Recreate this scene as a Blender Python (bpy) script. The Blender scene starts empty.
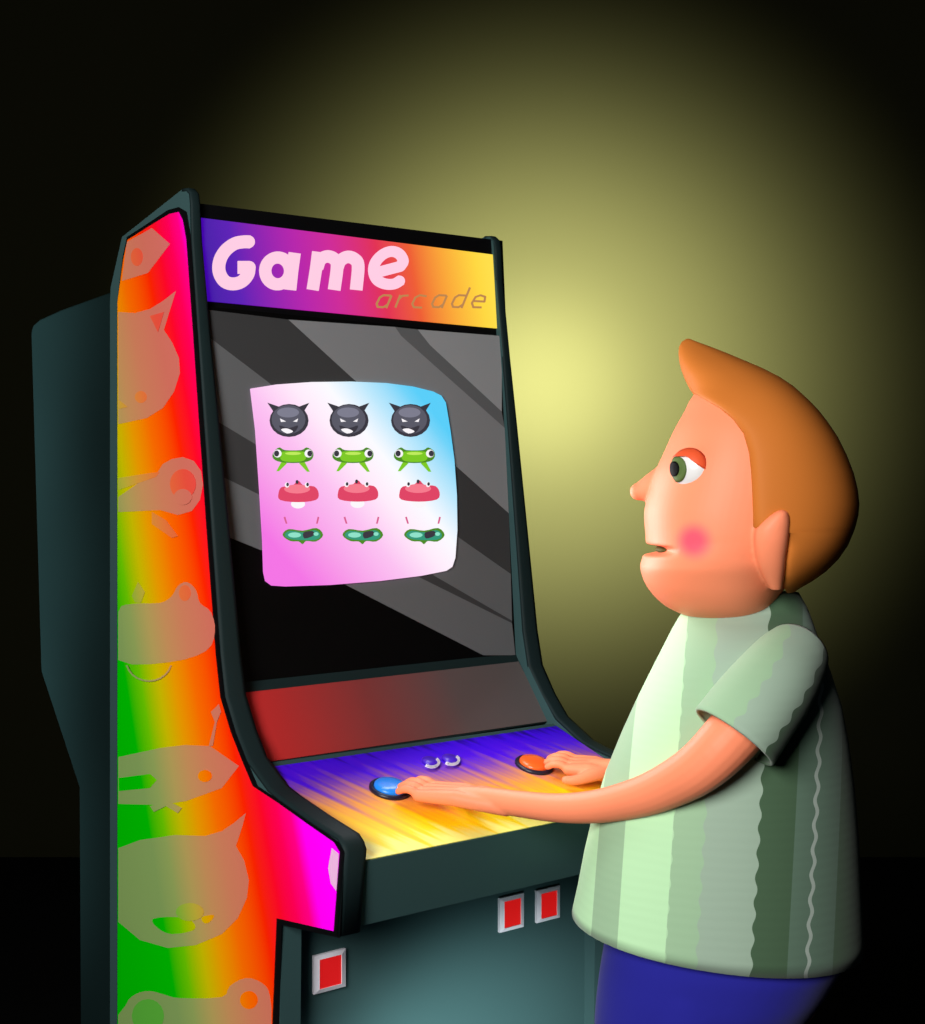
import bpy, bmesh, math, random
import numpy as np
from mathutils import Vector, Matrix
from mathutils.geometry import tessellate_polygon

C = bpy.context.scene.collection
SC = bpy.context.scene

# ------------------------------------------------------------------ camera
F = 1295.0          # focal length in pixels of a 925 x 1024 frame
YH = 501.0          # horizon row
H = 1.32            # eye height
cam_d = bpy.data.cameras.new('camera')
cam = bpy.data.objects.new('camera', cam_d)
C.objects.link(cam)
cam.location = (0, 0, H)
cam.rotation_euler = (math.pi / 2, 0, 0)
cam_d.sensor_fit = 'VERTICAL'
cam_d.sensor_height = 32.0
cam_d.lens = 32.0 * F / 1024.0
cam_d.shift_y = (YH - 512.0) / 1024.0
cam_d.clip_start = 0.05
SC.camera = cam

# ------------------------------------------------------------------ light
SC.view_settings.view_transform = 'Standard'
SC.view_settings.look = 'None'
SC.view_settings.exposure = 0.0
SC.view_settings.gamma = 1.0
SC.view_settings.use_curve_mapping = False
w = bpy.data.worlds.new('world')
SC.world = w
w.use_nodes = True
w.node_tree.nodes['Background'].inputs[0].default_value = (0.6, 0.8, 1.0, 1)
w.node_tree.nodes['Background'].inputs[1].default_value = 0.007


def aim(o, target):
    v = Vector(target) - o.location
    o.rotation_euler = v.to_track_quat('-Z', 'Y').to_euler()


def lamp(name, kind, loc, target, power, color, **kw):
    d = bpy.data.lights.new(name, kind)
    d.energy = power
    d.color = color
    for k, v in kw.items():
        setattr(d, k, v)
    o = bpy.data.objects.new(name, d)
    C.objects.link(o)
    o.location = loc
    aim(o, target)
    return o


WALL_Y = 4.8
lamp('wall_wash_lamp', 'SPOT', (0.30, WALL_Y - 1.10, 1.76), (0.30, WALL_Y, 1.76), 3350, (1.0, 1.0, 0.70),
     spot_size=math.radians(115), spot_blend=0.8, shadow_soft_size=0.03)
lamp('wall_spot_lamp', 'SPOT', (0.30, WALL_Y - 0.42, 1.76), (0.30, WALL_Y, 1.76), 330, (1.0, 1.0, 0.74),
     spot_size=math.radians(130), spot_blend=0.9, shadow_soft_size=0.03)
lamp('key_lamp', 'AREA', (-1.35, -0.7, 2.15), (0.1, 2.2, 1.1), 148, (1.0, 0.98, 0.95), shape='DISK', size=1.5)
lamp('screen_glow', 'AREA', (-0.10, 2.36, 1.30), (0.46, 1.98, 1.22), 5, (1.0, 0.96, 0.98), shape='SQUARE', size=0.42)
for lz in (0.55, 1.15, 1.75):  # added spots without a visible source, brightening the back of the housing
    lamp('added_rear_fill', 'SPOT', (-1.864, 2.967, lz), (-1.09, 3.30, lz), 60, (0.85, 1.0, 1.0), spot_size=math.radians(66), spot_blend=1.0, shadow_soft_size=0.05)
lamp('added_low_fill', 'SPOT', (0.10, 1.45, 0.08), (-0.02, 2.3, 0.16), 110, (0.85, 1.0, 1.0), spot_size=math.radians(46), spot_blend=0.9, shadow_soft_size=0.08)  # added fill without a fixture, brightening the lower kick panel

# ------------------------------------------------------------------ materials


def mat(name, col, rough=0.5, spec=0.3, emit=None, estr=1.0, coat=0.0, sheen=0.0, metal=0.0):
    m = bpy.data.materials.new(name)
    m.use_nodes = True
    b = m.node_tree.nodes['Principled BSDF']
    b.inputs['Base Color'].default_value = (*col, 1)
    b.inputs['Roughness'].default_value = rough
    b.inputs['Specular IOR Level'].default_value = spec
    b.inputs['Coat Weight'].default_value = coat
    b.inputs['Metallic'].default_value = metal
    b.inputs['Sheen Weight'].default_value = sheen
    if emit:
        b.inputs['Emission Color'].default_value = (*emit, 1)
        b.inputs['Emission Strength'].default_value = estr
    return m


def nt(m):
    return m.node_tree, m.node_tree.nodes['Principled BSDF']


def lin(r, g, b):
    f = lambda c: (c / 255 / 12.92) if c / 255 <= 0.04045 else ((c / 255 + 0.055) / 1.055) ** 2.4
    return (f(r), f(g), f(b))


def ramp_node(t, stops, interp='LINEAR'):
    r = t.nodes.new('ShaderNodeValToRGB')
    cr = r.color_ramp
    cr.interpolation = interp
    while len(cr.elements) > 1:
        cr.elements.remove(cr.elements[-1])
    cr.elements[0].position = stops[0][0]
    cr.elements[0].color = (*stops[0][1], 1)
    for p, c in stops[1:]:
        e = cr.elements.new(p)
        e.color = (*c, 1)
    return r


def coord_value(t, vec, off):
    """value = dot(object coordinate, vec) + off"""
    tc = t.nodes.new('ShaderNodeTexCoord')
    d = t.nodes.new('ShaderNodeVectorMath')
    d.operation = 'DOT_PRODUCT'
    d.inputs[1].default_value = vec
    t.links.new(tc.outputs['Object'], d.inputs[0])
    a = t.nodes.new('ShaderNodeMath')
    a.inputs[1].default_value = off
    t.links.new(d.outputs['Value'], a.inputs[0])
    return a.outputs[0]


def grad_mat(name, vec, off, stops, rough=0.5, spec=0.3, emit=0.0, mix=None, interp='LINEAR', diffuse=1.0):
    m = mat(name, (0, 0, 0), rough, spec)
    t, b = nt(m)
    v = coord_value(t, vec, off)
    r = ramp_node(t, stops, interp)
    t.links.new(v, r.inputs[0])
    out = r.outputs[0]
    if mix:
        mx = t.nodes.new('ShaderNodeMix')
        mx.data_type = 'RGBA'
        mx.inputs[0].default_value = mix[1]
        t.links.new(out, mx.inputs[6])
        mx.inputs[7].default_value = (*mix[0], 1)
        out = mx.outputs[2]
    if emit > 0:
        t.links.new(out, b.inputs['Emission Color'])
        b.inputs['Emission Strength'].default_value = emit
        b.inputs['Base Color'].default_value = (0.02, 0.02, 0.02, 1)
    else:
        t.links.new(out, b.inputs['Base Color'])
    return m


def noise_rough(m, scale=60, amount=0.03):
    """faint surface grain so that big faces are not perfectly flat"""
    t, b = nt(m)
    n = t.nodes.new('ShaderNodeTexNoise')
    n.inputs['Scale'].default_value = scale
    bp = t.nodes.new('ShaderNodeBump')
    bp.inputs['Strength'].default_value = amount
    t.links.new(n.outputs['Fac'], bp.inputs['Height'])
    t.links.new(bp.outputs['Normal'], b.inputs['Normal'])
    return m


# ------------------------------------------------------------------ mesh helpers
def link(name, bm, mats, parent=None, smooth=False, kind=None):
    me = bpy.data.meshes.new(name)
    bmesh.ops.recalc_face_normals(bm, faces=bm.faces)
    bm.to_mesh(me)
    bm.free()
    o = bpy.data.objects.new(name, me)
    for m in (mats if isinstance(mats, (list, tuple)) else [mats]):
        me.materials.append(m)
    if smooth:
        for p in me.polygons:
            p.use_smooth = True
    C.objects.link(o)
    if parent:
        o.parent = parent
    if kind:
        o['kind'] = kind
    return o


def add_poly_solid(bm, pts, off, mi=0):
    """closed solid: polygon pts extruded by vector off"""
    off = Vector(off)
    a = [bm.verts.new(Vector(p)) for p in pts]
    b = [bm.verts.new(Vector(p) + off) for p in pts]
    fs = [bm.faces.new(a), bm.faces.new(b[::-1])]
    n = len(pts)
    for i in range(n):
        fs.append(bm.faces.new((a[i], b[i], b[(i + 1) % n], a[(i + 1) % n])))
    for f in fs:
        f.material_index = mi
    return fs


def add_box(bm, lo, hi, mi=0):
    x0, y0, z0 = lo
    x1, y1, z1 = hi
    return add_poly_solid(bm, [(x0, y0, z0), (x1, y0, z0), (x1, y1, z0), (x0, y1, z0)], (0, 0, z1 - z0), mi)


def add_rings(bm, rings, cap=True, mi=0):
    vs = [[bm.verts.new(Vector(p)) for p in r] for r in rings]
    n = len(vs[0])
    for a, b in zip(vs[:-1], vs[1:]):
        for i in range(n):
            f = bm.faces.new((a[i], a[(i + 1) % n], b[(i + 1) % n], b[i]))
            f.material_index = mi
    if cap:
        bm.faces.new(vs[0][::-1]).material_index = mi
        bm.faces.new(vs[-1]).material_index = mi
    return vs


def catmull(pts, n):
    """pts: rows of floats; n samples per span"""
    P = [np.array(p, float) for p in pts]
    P = [2 * P[0] - P[1]] + P + [2 * P[-1] - P[-2]]
    out = []
    for i in range(1, len(P) - 2):
        for k in range(n):
            t = k / n
            a, b, c, d = P[i - 1], P[i], P[i + 1], P[i + 2]
            out.append(0.5 * ((2 * b) + (c - a) * t + (2 * a - 5 * b + 4 * c - d) * t * t + (3 * b - a - 3 * c + d) * t ** 3))
    out.append(P[-2])
    return out


def add_tube(bm, path, seg=16, caps=True, mi=0):
    """path rows: x y z r ; rounded ends"""
    pts = [Vector(p[:3]) for p in path]
    rs = [float(p[3]) for p in path]
    rings = []
    up = Vector((0.13, 0.37, 0.92)).normalized()
    tang = []
    for i in range(len(pts)):
        a = pts[max(i - 1, 0)]
        b = pts[min(i + 1, len(pts) - 1)]
        tang.append((b - a).normalized())
    x = None

    def frame(tg, x):
        if x is None:
            x = tg.cross(up).normalized()
        x = (x - tg * x.dot(tg)).normalized()
        return x, tg.cross(x)

    def ring(c, x, y, r):
        return [c + (x * math.cos(2 * math.pi * k / seg) + y * math.sin(2 * math.pi * k / seg)) * r for k in range(seg)]
    x, y = frame(tang[0], None)
    if caps:
        for a in (80, 60, 40, 20):
            ca, sa = math.cos(math.radians(a)), math.sin(math.radians(a))
            rings.append(ring(pts[0] - tang[0] * rs[0] * sa, x, y, rs[0] * ca))
    for i in range(len(pts)):
        x, y = frame(tang[i], x)
        rings.append(ring(pts[i], x, y, rs[i]))
    if caps:
        for a in (20, 40, 60, 80):
            ca, sa = math.cos(math.radians(a)), math.sin(math.radians(a))
            rings.append(ring(pts[-1] + tang[-1] * rs[-1] * sa, x, y, rs[-1] * ca))
    add_rings(bm, rings, True, mi)


def stroke_polys(pts, wdt):
    """2D thick polyline as a list of polygons: one quad per segment and a disc at every vertex"""
    out = []
    for (x0, y0), (x1, y1) in zip(pts[:-1], pts[1:]):
        l = math.hypot(x1 - x0, y1 - y0) or 1
        nx, ny = -(y1 - y0) / l * wdt / 2, (x1 - x0) / l * wdt / 2
        out.append([(x0 + nx, y0 + ny), (x1 + nx, y1 + ny), (x1 - nx, y1 - ny), (x0 - nx, y0 - ny)])
    for x0, y0 in pts[1:-1]:
        out.append([(x0 + wdt / 2 * math.cos(a * math.pi / 8), y0 + wdt / 2 * math.sin(a * math.pi / 8)) for a in range(16)])
    return out


def arc(cx, cy, rx, ry, a0, a1, n=16):
    return [(cx + rx * math.cos(math.radians(a0 + (a1 - a0) * i / n)), cy + ry * math.sin(math.radians(a0 + (a1 - a0) * i / n))) for i in range(n + 1)]


def ell(cx, cy, rx, ry, n=20):
    return [(cx + rx * math.cos(2 * math.pi * i / n), cy + ry * math.sin(2 * math.pi * i / n)) for i in range(n)]


def smooth_poly(pts, n=4):
    """closed catmull"""
    P = [np.array(p, float) for p in pts]
    m = len(P)
    out = []
    for i in range(m):
        a, b, c, d = P[i - 1], P[i], P[(i + 1) % m], P[(i + 2) % m]
        for k in range(n):
            t = k / n
            q = 0.5 * ((2 * b) + (c - a) * t + (2 * a - 5 * b + 4 * c - d) * t * t + (3 * b - a - 3 * c + d) * t ** 3)
            out.append((q[0], q[1]))
    return out


# ------------------------------------------------------------------ the room
M_wall = noise_rough(mat('olive_wall_paint', (0.0058, 0.00565, 0.00175), 0.9, 0.05), 40, 0.05)
M_floor = noise_rough(mat('black_floor', (0.0025, 0.0025, 0.0025), 0.95, 0.0), 30, 0.05)
bm = bmesh.new()
add_box(bm, (-5, WALL_Y, 0), (5, WALL_Y + 0.15, 4.2))
link('wall_back', bm, M_wall, kind='structure')
bm = bmesh.new()
add_box(bm, (-5, -2, -0.1), (5, WALL_Y + 0.15, 0))
link('floor', bm, M_floor, kind='structure')

# ------------------------------------------------------------------ arcade cabinet
# cabinet frame: u across the front (left to right), t from front to back, z up
TH = math.radians(52.76)
EU = np.array([math.sin(TH), math.cos(TH)])
ED = np.array([-math.cos(TH), math.sin(TH)])
P0 = np.array([-0.1617, 2.0])
U0, T0 = 0.34, 0.5                      # cabinet origin (centre of its base) in u, t
cab = bpy.data.objects.new('arcade_cabinet', None)
C.objects.link(cab)
q = P0 + U0 * EU + T0 * ED
cab.location = (q[0], q[1], 0)
cab.rotation_euler = (0, 0, math.atan2(EU[1], EU[0]))
cab['label'] = 'upright arcade game cabinet with rainbow side art, lit screen and glowing purple marquee'
cab['category'] = 'arcade machine'


def K(u, t, z):
    return Vector((u - U0, t - T0, z))


def side_pt(px, py, u):
    k = (px - 462.5) / F
    B = P0 + u * EU
    t = (k * B[1] - B[0]) / (ED[0] - k * ED[1])
    Q = B + t * ED
    return t, H - (py - YH) * Q[1] / F


class Plane:
    """a plane of the cabinet front, spanned by u and by the profile segment a-b (both in t, z)"""

    def __init__(s, a, b):
        s.a = np.array([0, a[0], a[1]], float)
        sv = np.array([0, b[0] - a[0], b[1] - a[1]], float)
        s.sv = sv / np.linalg.norm(sv)
        n = np.cross(np.array([1, 0, 0]), s.sv)
        if n[1] > 0:
            n = -n
        s.n = n

    def at(s, px, py, h=0.0):
        # camera in cabinet frame
        c = np.array([-P0 @ EU, -P0 @ ED, H])
        k = (px - 462.5) / F
        d2 = np.array([k, 1.0])
        r = np.array([d2 @ EU, d2 @ ED, -(py - YH) / F])
        p0 = s.a + s.n * h
        l = np.dot(p0 - c, s.n) / np.dot(r, s.n)
        return K(*(c + r * l))

    def uv(s, u, v, h=0.0):
        return K(*(s.a + np.array([u, 0, 0]) + s.sv * v + s.n * h))

    def polys(s, bm, polys, h0, h1, mi=0):
        for pl in polys:
            pts = [s.at(x, y, h0) for x, y in pl]
            nrm = Vector(s.n) * (h1 - h0)
            try:
                add_poly_solid(bm, pts, nrm, mi)
            except ValueError:
                pass


P_marq = Plane((.551, 1.85), (.536, 1.694))
P_bez = Plane((.525, 1.67), (.445, .996))
P_strip = Plane((.433, .977), (.352, .864))
P_cp = Plane((.325, .858), (.008, .758))
P_lip = Plane((.008, .758), (.030, .651))
P_kick = Plane((.235, .651), (.235, 0))

S_dark = lin(44, 68, 70)
M_slate = noise_rough(mat('dark_slate_laminate', (0.036, 0.078, 0.080), 0.8, 0.05), 200, 0.02)
M_trim = mat('slate_edge_trim', (0.009, 0.019, 0.020), 0.6, 0.1)
M_black = mat('black_plastic', (0.003, 0.003, 0.0035), 0.4, 0.15)

# --- side panels
out_px = [(182, 189.5), (187, 189), (190, 193), (191, 203), (192, 240), (198, 330), (203.5, 405), (209.5, 490), (213.5, 547), (221, 655), (225.5, 697), (236, 732),
          (247, 760), (258, 786), (280, 799), (310, 820), (338, 838), (342.5, 845.5), (345, 853), (338.5, 936.5), (281, 925), (277, 1024)]
outline = [side_pt(x, y, -.022) for x, y in out_px]
fix = []


def plane_t(z):
    for a, b in (((.551, 1.85), (.536, 1.694)), ((.525, 1.67), (.445, .996)), ((.433, .977), (.352, .864)), ((.325, .858), (.008, .758))):
        if b[1] <= z <= a[1]:
            return a[0] + (b[0] - a[0]) * (z - a[1]) / (b[1] - a[1])
    return 9


for (t, z) in outline:
    fix.append((min(t, plane_t(z) - 0.005), z))
outline = fix
tb = side_pt(110, 600, -.022)[0]
outline = outline[:-1] + [(outline[-2][0] + 0.012, 0.0), (tb, 0.0), (tb, 1.74), (tb - .004, 1.77), side_pt(122, 237, -.022)]
front_n = len(out_px) - 1


def inner_l(z):
    return float(np.interp(z, [0, .86, .99, 1.67, 1.9], [.017, .017, .019, .001, -.004]))


def inner_r(z):
    return float(np.interp(z, [0, .86, .99, 1.67, 1.9], [.690, .690, .682, .705, .705]))


def side_panel(uo, inner):
    bm = bmesh.new()
    a = [bm.verts.new(K(uo, t, z)) for t, z in outline]
    b = [bm.verts.new(K(inner(z), t, z)) for t, z in outline]
    n = len(a)
    for i, j, k in tessellate_polygon([[Vector((t, z, 0)) for t, z in outline]]):
        bm.faces.new((a[i], a[j], a[k]))
        bm.faces.new((b[k], b[j], b[i]))
    for i in range(n):
        bm.faces.new((a[i], b[i], b[(i + 1) % n], a[(i + 1) % n]))
    return bm


sp_l = link('side_panel', side_panel(-.022, inner_l), M_slate, cab)
sp_r = link('side_panel', side_panel(.722, inner_r), M_slate, cab)


def edge_trim(ua, inner, name='edge_molding'):
    """rounded plastic strip that caps the front edge of a side panel"""
    bm = bmesh.new()
    pts = outline[0:front_n - 1]
    rings = []
    for i, (t, z) in enumerate(pts):
        t0, z0 = pts[max(i - 1, 0)]
        t1, z1 = pts[min(i + 1, len(pts) - 1)]
        dt, dz = t1 - t0, z1 - z0
        l = math.hypot(dt, dz)
        n = (dz / l, -dt / l)          # outward (towards the front / up)
        if n[0] > 0 and i > 2:
            pass
        ui = inner(z)
        ring = []
        for f, h in ((0, -.004), (0, .001), (.2, .0025), (.8, .0025), (1, .001), (1, -.004)):
            ring.append(K(ua + (ui - ua) * f, t + n[0] * h, z + n[1] * h))
        rings.append(ring)
    add_rings(bm, rings, True)
    return bm


link('edge_molding', edge_trim(-.0225, inner_l), M_trim, sp_l, True)
link('edge_molding', edge_trim(.7225, inner_r), M_trim, sp_r, True)

# --- side art (printed sheet on the outer left face)
art_px = [(179, 212), (183, 220), (186.5, 240), (193, 330), (198, 405), (204, 490), (208, 547), (216, 655), (220.5, 697), (231, 732), (242, 760), (253, 786),
          (280, 804), (308, 824), (334, 842), (340, 852), (334, 931), (277, 918), (272, 1040)]
art_l = [(118, 1040), (118, 302), (124, 258), (128, 240), (150, 226), (170, 214)]


def side_poly(bm, px, h0, h1, mi=0):
    pts = []
    for x, y in px:
        t, z = side_pt(x, y, -.022 - h0)
        pts.append(K(-.022 - h0, t, max(z, 0.01)))
    add_poly_solid(bm, pts, (-(h1 - h0), 0, 0), mi)


ART = dict(vec=(0, -250.0 / 400, 102.1 / 400), off=(233.5 - 250.0 * T0) / 400)
art_stops = [(s / 400, lin(*c)) for s, c in [(120, (0, 195, 0)), (139, (110, 205, 0)), (161, (208, 195, 0)), (180, (242, 160, 0)), (202, (255, 112, 0)),
                                            (232, (255, 36, 0)), (248, (255, 8, 40)), (262, (255, 0, 85)), (274, (255, 0, 135)), (283, (255, 0, 245)), (300, (255, 0, 255))]]
M_art = grad_mat('rainbow_side_print', ART['vec'], ART['off'], art_stops, 0.9, 0.0)
M_artgrey = grad_mat('grey_overprint', ART['vec'], ART['off'], art_stops, 0.9, 0.0, mix=(lin(168, 138, 120), 0.60))
M_artdim = grad_mat('grey_overprint_faint', ART['vec'], ART['off'], art_stops, 0.9, 0.0, mix=(lin(160, 130, 110), 0.30))
bm = bmesh.new()
side_poly(bm, art_px + art_l, 0, 0.0012)
art = link('side_art', bm, M_art, sp_l)
# black outline strip around the print
bm = bmesh.new()
lining = [(x + (3.5 if i < 16 else 0), y + (-1.5 if i == 0 else 0)) for i, (x, y) in enumerate(art_px)]
lining = [(179, 207), (187, 212)] + [(x + 5, y) for x, y in art_px[2:16]] + [(340, 938), (282, 925), (279, 1040)] + [(117.4, 1040), (117.4, 302), (123, 256), (127, 237), (150, 222), (168, 210)]
side_poly(bm, lining, 0, 0.0005)
link('art_border', bm, M_black, sp_l)


def decal(name, polys, mats, label=None):
    bm = bmesh.new()
    for k, (pl, mi) in enumerate(polys):
        pl = [(min(max(x, 118.4), 271.5 if y > 925 else 400), y) for x, y in pl]
        side_poly(bm, pl, 0.0012 + 0.0003 * k, 0.0016 + 0.0003 * k, mi)
    o = link(name, bm, mats, art)
    if label:
        o['label'] = label
    return o


GM = [M_artgrey, M_art, M_artdim]
decal('shard_decal', [([(127, 242), (152, 228), (170, 244), (148, 273), (122, 281)], 0), (ell(137, 257, 6, 9), 2)], GM)
cat1 = [(118.5, 312), (135, 313), (150, 309), (163, 301), (176, 291), (170, 310), (164, 330), (172, 342), (179, 358), (180, 373), (174, 392), (163, 408), (147, 418), (118.5, 424)]
decal('horned_cat_decal', [(cat1, 0), (ell(141, 397, 6, 6), 2), ([(119, 400), (128, 407), (119, 409)], 2), ([(150, 316), (164, 312), (158, 332)], 2)], GM)
decal('frog_decal', [([(118.5, 497), (140, 482), (158, 472), (163, 464), (172, 459), (183, 457), (194, 461), (201, 471), (203, 485), (200, 500), (192, 511), (178, 515), (160, 510), (118.5, 512)], 0),
                     ([(118.5, 478), (150, 473), (160, 472), (156, 477), (118.5, 490)], 2),
                     ([(152, 512), (166, 520), (178, 536), (172, 538), (152, 524)], 2),
                     (ell(183, 484, 13, 15), 2), (ell(183, 497, 9, 8), 0)], GM)
decal('mushroom_decal', [(smooth_poly([(118.5, 612), (132, 604), (160, 603), (172, 596), (178, 586), (187, 582), (196, 590), (200, 603), (211, 612), (215, 632), (206, 651), (170, 662), (118.5, 660)], 3), 0),
                         (ell(185, 593, 6, 8), 2), ([(132, 596), (138, 582), (145, 592), (141, 603), (135, 602)], 2)] +
      [(p, 0) for p in stroke_polys(arc(149, 660, 23, 21, 15, 165, 10), 1.6)[:10]], GM)
decal('mask_decal', [([(118.5, 757), (160, 748), (185, 745), (210, 746), (239, 766), (222, 788), (186, 801), (160, 805), (118.5, 804)], 0),
                     ([(119, 778), (150, 774), (157, 780), (150, 788), (119, 791)], 1), (ell(205, 776, 7, 6), 1),
                     ([(209, 746), (215, 722), (211, 712), (219, 704), (221, 712), (217, 722), (213, 746)], 0),
                     ([(150, 806), (168, 801), (182, 808), (178, 813), (166, 806), (154, 812)], 0)], GM)
cat2 = [(118.5, 848), (140, 840), (175, 835), (205, 836), (222, 831), (234, 823), (246, 813), (242, 828), (236, 846), (244, 860), (249, 880), (247, 898), (238, 918), (222, 934), (196, 945), (168, 948), (140, 940), (118.5, 922)]
decal('horned_cat_decal', [(cat2, 0), (smooth_poly([(153, 919), (175, 917), (192, 921), (194, 930), (172, 934), (158, 928)], 3), 1),
                           (smooth_poly([(202, 917), (214, 915), (210, 922), (204, 923)], 3), 1), (ell(190, 912, 14, 9), 2)], GM)
decal('frog_decal', [(smooth_poly([(121, 1036), (126, 1005), (136, 994), (150, 991), (166, 995), (180, 998), (222, 997), (230, 986), (246, 978), (262, 983), (270, 996), (272, 1036)], 3), 0),
                     (ell(249, 1000, 9, 9), 1), (ell(148, 1016, 16, 17), 2)], GM)
M_pale = mat('pale_pink_print', lin(235, 180, 225), 0.5, 0.15)
bm = bmesh.new()
side_poly(bm, [(332, 848), (339, 854), (336.5, 891), (331, 883), (328.5, 868)], .0012, .0018)
link('oval_decal', bm, M_pale, art)

# --- rear housing (set in a little from the side panels)
bm = bmesh.new()
hs = [(.80, 1.787)] + [side_pt(x, y, .03) for x, y in [(60, 309), (38, 319), (32, 324), (30, 333), (40, 672), (78, 788), (79.5, 1024)]]
hs = hs[:-1] + [(hs[-1][0], 0.0), (.80, 0.0)]
a = [K(.03, t, z) for t, z in hs]
add_poly_solid(bm, a, (.65, 0, 0))
M_housing = noise_rough(mat('shaded_housing_laminate', (0.0070, 0.0155, 0.0158), 0.9, 0.0), 200, 0.02)  # slate laminate with a darker colour standing in for shade
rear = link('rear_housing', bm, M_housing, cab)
bv = rear.modifiers.new('bevel', 'BEVEL')
bv.width = .012
bv.segments = 3
bv.limit_method = 'ANGLE'

# --- roof and inner shell
bm = bmesh.new()
add_poly_solid(bm, [K(-.005, .548, 1.845), K(-.005, .93, 1.80), K(-.005, .93, 1.78), K(-.005, .548, 1.82)], (.715, 0, 0))
link('roof_panel', bm, M_black, cab)

# --- marquee
bm = bmesh.new()
for lo, hi in ((0, 1),):
    pts = [P_marq.at(192, 206, -.02), P_marq.at(497, 243, -.02), P_marq.at(501, 338, -.02), P_marq.at(198, 309, -.02)]
    add_poly_solid(bm, pts, Vector(P_marq.n) * .02)
marq = link('marquee', bm, M_black, cab)
u_l, u_r = .0, .70
M_marq = grad_mat('backlit_marquee', (1 / .7, 0, 0.22), (U0 - .0) / .7 - 0.22 * 1.77,
                  [(0.0, lin(60, 0, 165)), (.10, lin(88, 8, 180)), (.30, lin(180, 20, 170)), (.42, lin(205, 30, 150)), (.58, lin(225, 40, 80)), (.70, lin(238, 90, 45)),
                   (.82, lin(250, 165, 50)), (.95, lin(255, 215, 60)), (1.0, lin(255, 222, 70))], 0.4, 0.1, emit=1.0)
bm = bmesh.new()
P_marq.polys(bm, [[(199, 218), (493, 255), (496.5, 328.5), (204, 301)]], 0.0, .003)
lit = link('lit_panel', bm, M_marq, marq)
M_game = mat('pale_pink_lettering', (.03, .03, .03), .5, .1, lin(255, 203, 226), 1.0)
M_arc = mat('brown_outline_lettering', (.03, .03, .03), .5, .1, lin(186, 130, 74), 1.0)
G = [[(250, 242), (243, 242), (234, 244), (225, 251), (219.5, 261), (219, 272), (224, 281), (232, 284), (241, 282), (247.5, 275), (249, 267.5), (237.5, 267.5)],
     ]
sm2 = lambda pts: [(p[0], p[1]) for p in catmull(pts, 4)]
gs = []
gs += stroke_polys(sm2(G[0][:-1]) + [G[0][-1]], 12.8)
gs += stroke_polys(arc(277.5, 271, 12.5, 13.5, 0, 360, 22), 12)
gs += stroke_polys([(294.5, 253), (292, 271), (290, 290)], 12)
gs += stroke_polys([(318, 252), (316, 268), (312.5, 290)], 12)
gs += stroke_polys(sm2([(317, 268), (320, 260), (327, 256.5), (334, 259), (337, 266), (334, 290)]), 12.4)
gs += stroke_polys(sm2([(337, 268), (340, 261), (347, 257), (354, 259), (358, 266), (356, 290)]), 12.4)
gs += stroke_polys([(379, 272), (400, 266.5)] + sm2([(400, 266.5), (403, 261), (399, 254), (391, 251.5), (382, 255), (375, 263), (373.5, 272), (377, 280), (385, 284), (394, 284), (401, 280)]), 10.8)
bm = bmesh.new()
P_marq.polys(bm, gs, .003, .0045)
link('word_game', bm, M_game, marq)


def skew(pts, x0, y0):
    """letter box coordinates (x right, y up in units of x-height) to the marquee, italic"""
    return [(x0 + x * 12.5 + y * 3.6, y0 - y * 12.5 + x * 0.7) for x, y in pts]


letters = {
    'a': [[(0.95, 1.0), (.35, 1.0), (.1, .8), (0, .3), (.15, .05), (.6, .05), (.9, .3)], [(.98, 1.0), (.85, 0)]],
    'r': [[(.1, 1.0), (0, 0)], [(.05, .65), (.3, .95), (.75, 1.0)]],
    'c': [[(.95, .95), (.4, 1.0), (.1, .8), (0, .3), (.2, .03), (.85, .03)]],
    'd': [[(.95, 1.0), (.35, 1.0), (.1, .8), (0, .3), (.15, .05), (.6, .05), (.9, .3)], [(1.05, 1.65), (.85, 0)]],
    'e': [[(.02, .52), (.95, .52), (.9, .9), (.5, 1.0), (.15, .85), (0, .35), (.2, .03), (.85, .05)]],
}
bm = bmesh.new()
x0 = 375.5
for ch in 'arcade':
    for stx in letters[ch]:
        P_marq.polys(bm, stroke_polys(skew(stx, x0, 307.5), 1.9), .003, .0042)
    x0 += 15.8 if ch == 'r' else 19.8
link('word_arcade', bm, M_arc, marq)

# --- screen bezel with glass reflections painted on as diagonal grey bands
M_bez = mat('smoked_bezel_base', (.0015, .0015, .0016), .6, .05)
M_b1 = mat('light_grey_painted_glare', (.215, .225, .238), .7, .05)
M_b2 = mat('mid_grey_painted_glare', (.118, .124, .131), .7, .05)
M_b3 = mat('dark_grey_painted_glare', (.045, .046, .048), .7, .05)
M_b0 = mat('palest_grey_painted_glare', (.29, .305, .32), .7, .05)
bm = bmesh.new()
add_poly_solid(bm, [P_bez.at(205, 309, -.018), P_bez.at(501, 338, -.018), P_bez.at(517, 656, -.018), P_bez.at(236, 688, -.018)], Vector(P_bez.n) * .018)
bez = link('screen_bezel', bm, M_bez, cab)
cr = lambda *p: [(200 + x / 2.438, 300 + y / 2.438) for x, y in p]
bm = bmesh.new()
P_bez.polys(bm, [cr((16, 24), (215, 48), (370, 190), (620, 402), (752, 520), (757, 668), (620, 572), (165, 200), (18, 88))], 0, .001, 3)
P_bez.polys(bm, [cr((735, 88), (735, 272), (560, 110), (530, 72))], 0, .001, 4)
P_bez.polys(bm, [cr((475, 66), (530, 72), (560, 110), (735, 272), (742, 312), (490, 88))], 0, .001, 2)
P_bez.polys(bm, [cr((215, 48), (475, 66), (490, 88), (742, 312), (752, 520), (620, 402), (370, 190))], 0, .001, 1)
P_bez.polys(bm, [cr((18, 88), (165, 200), (620, 572), (757, 668), (760, 782), (570, 672), (135, 352), (32, 290))], 0, .001, 2)
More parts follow.
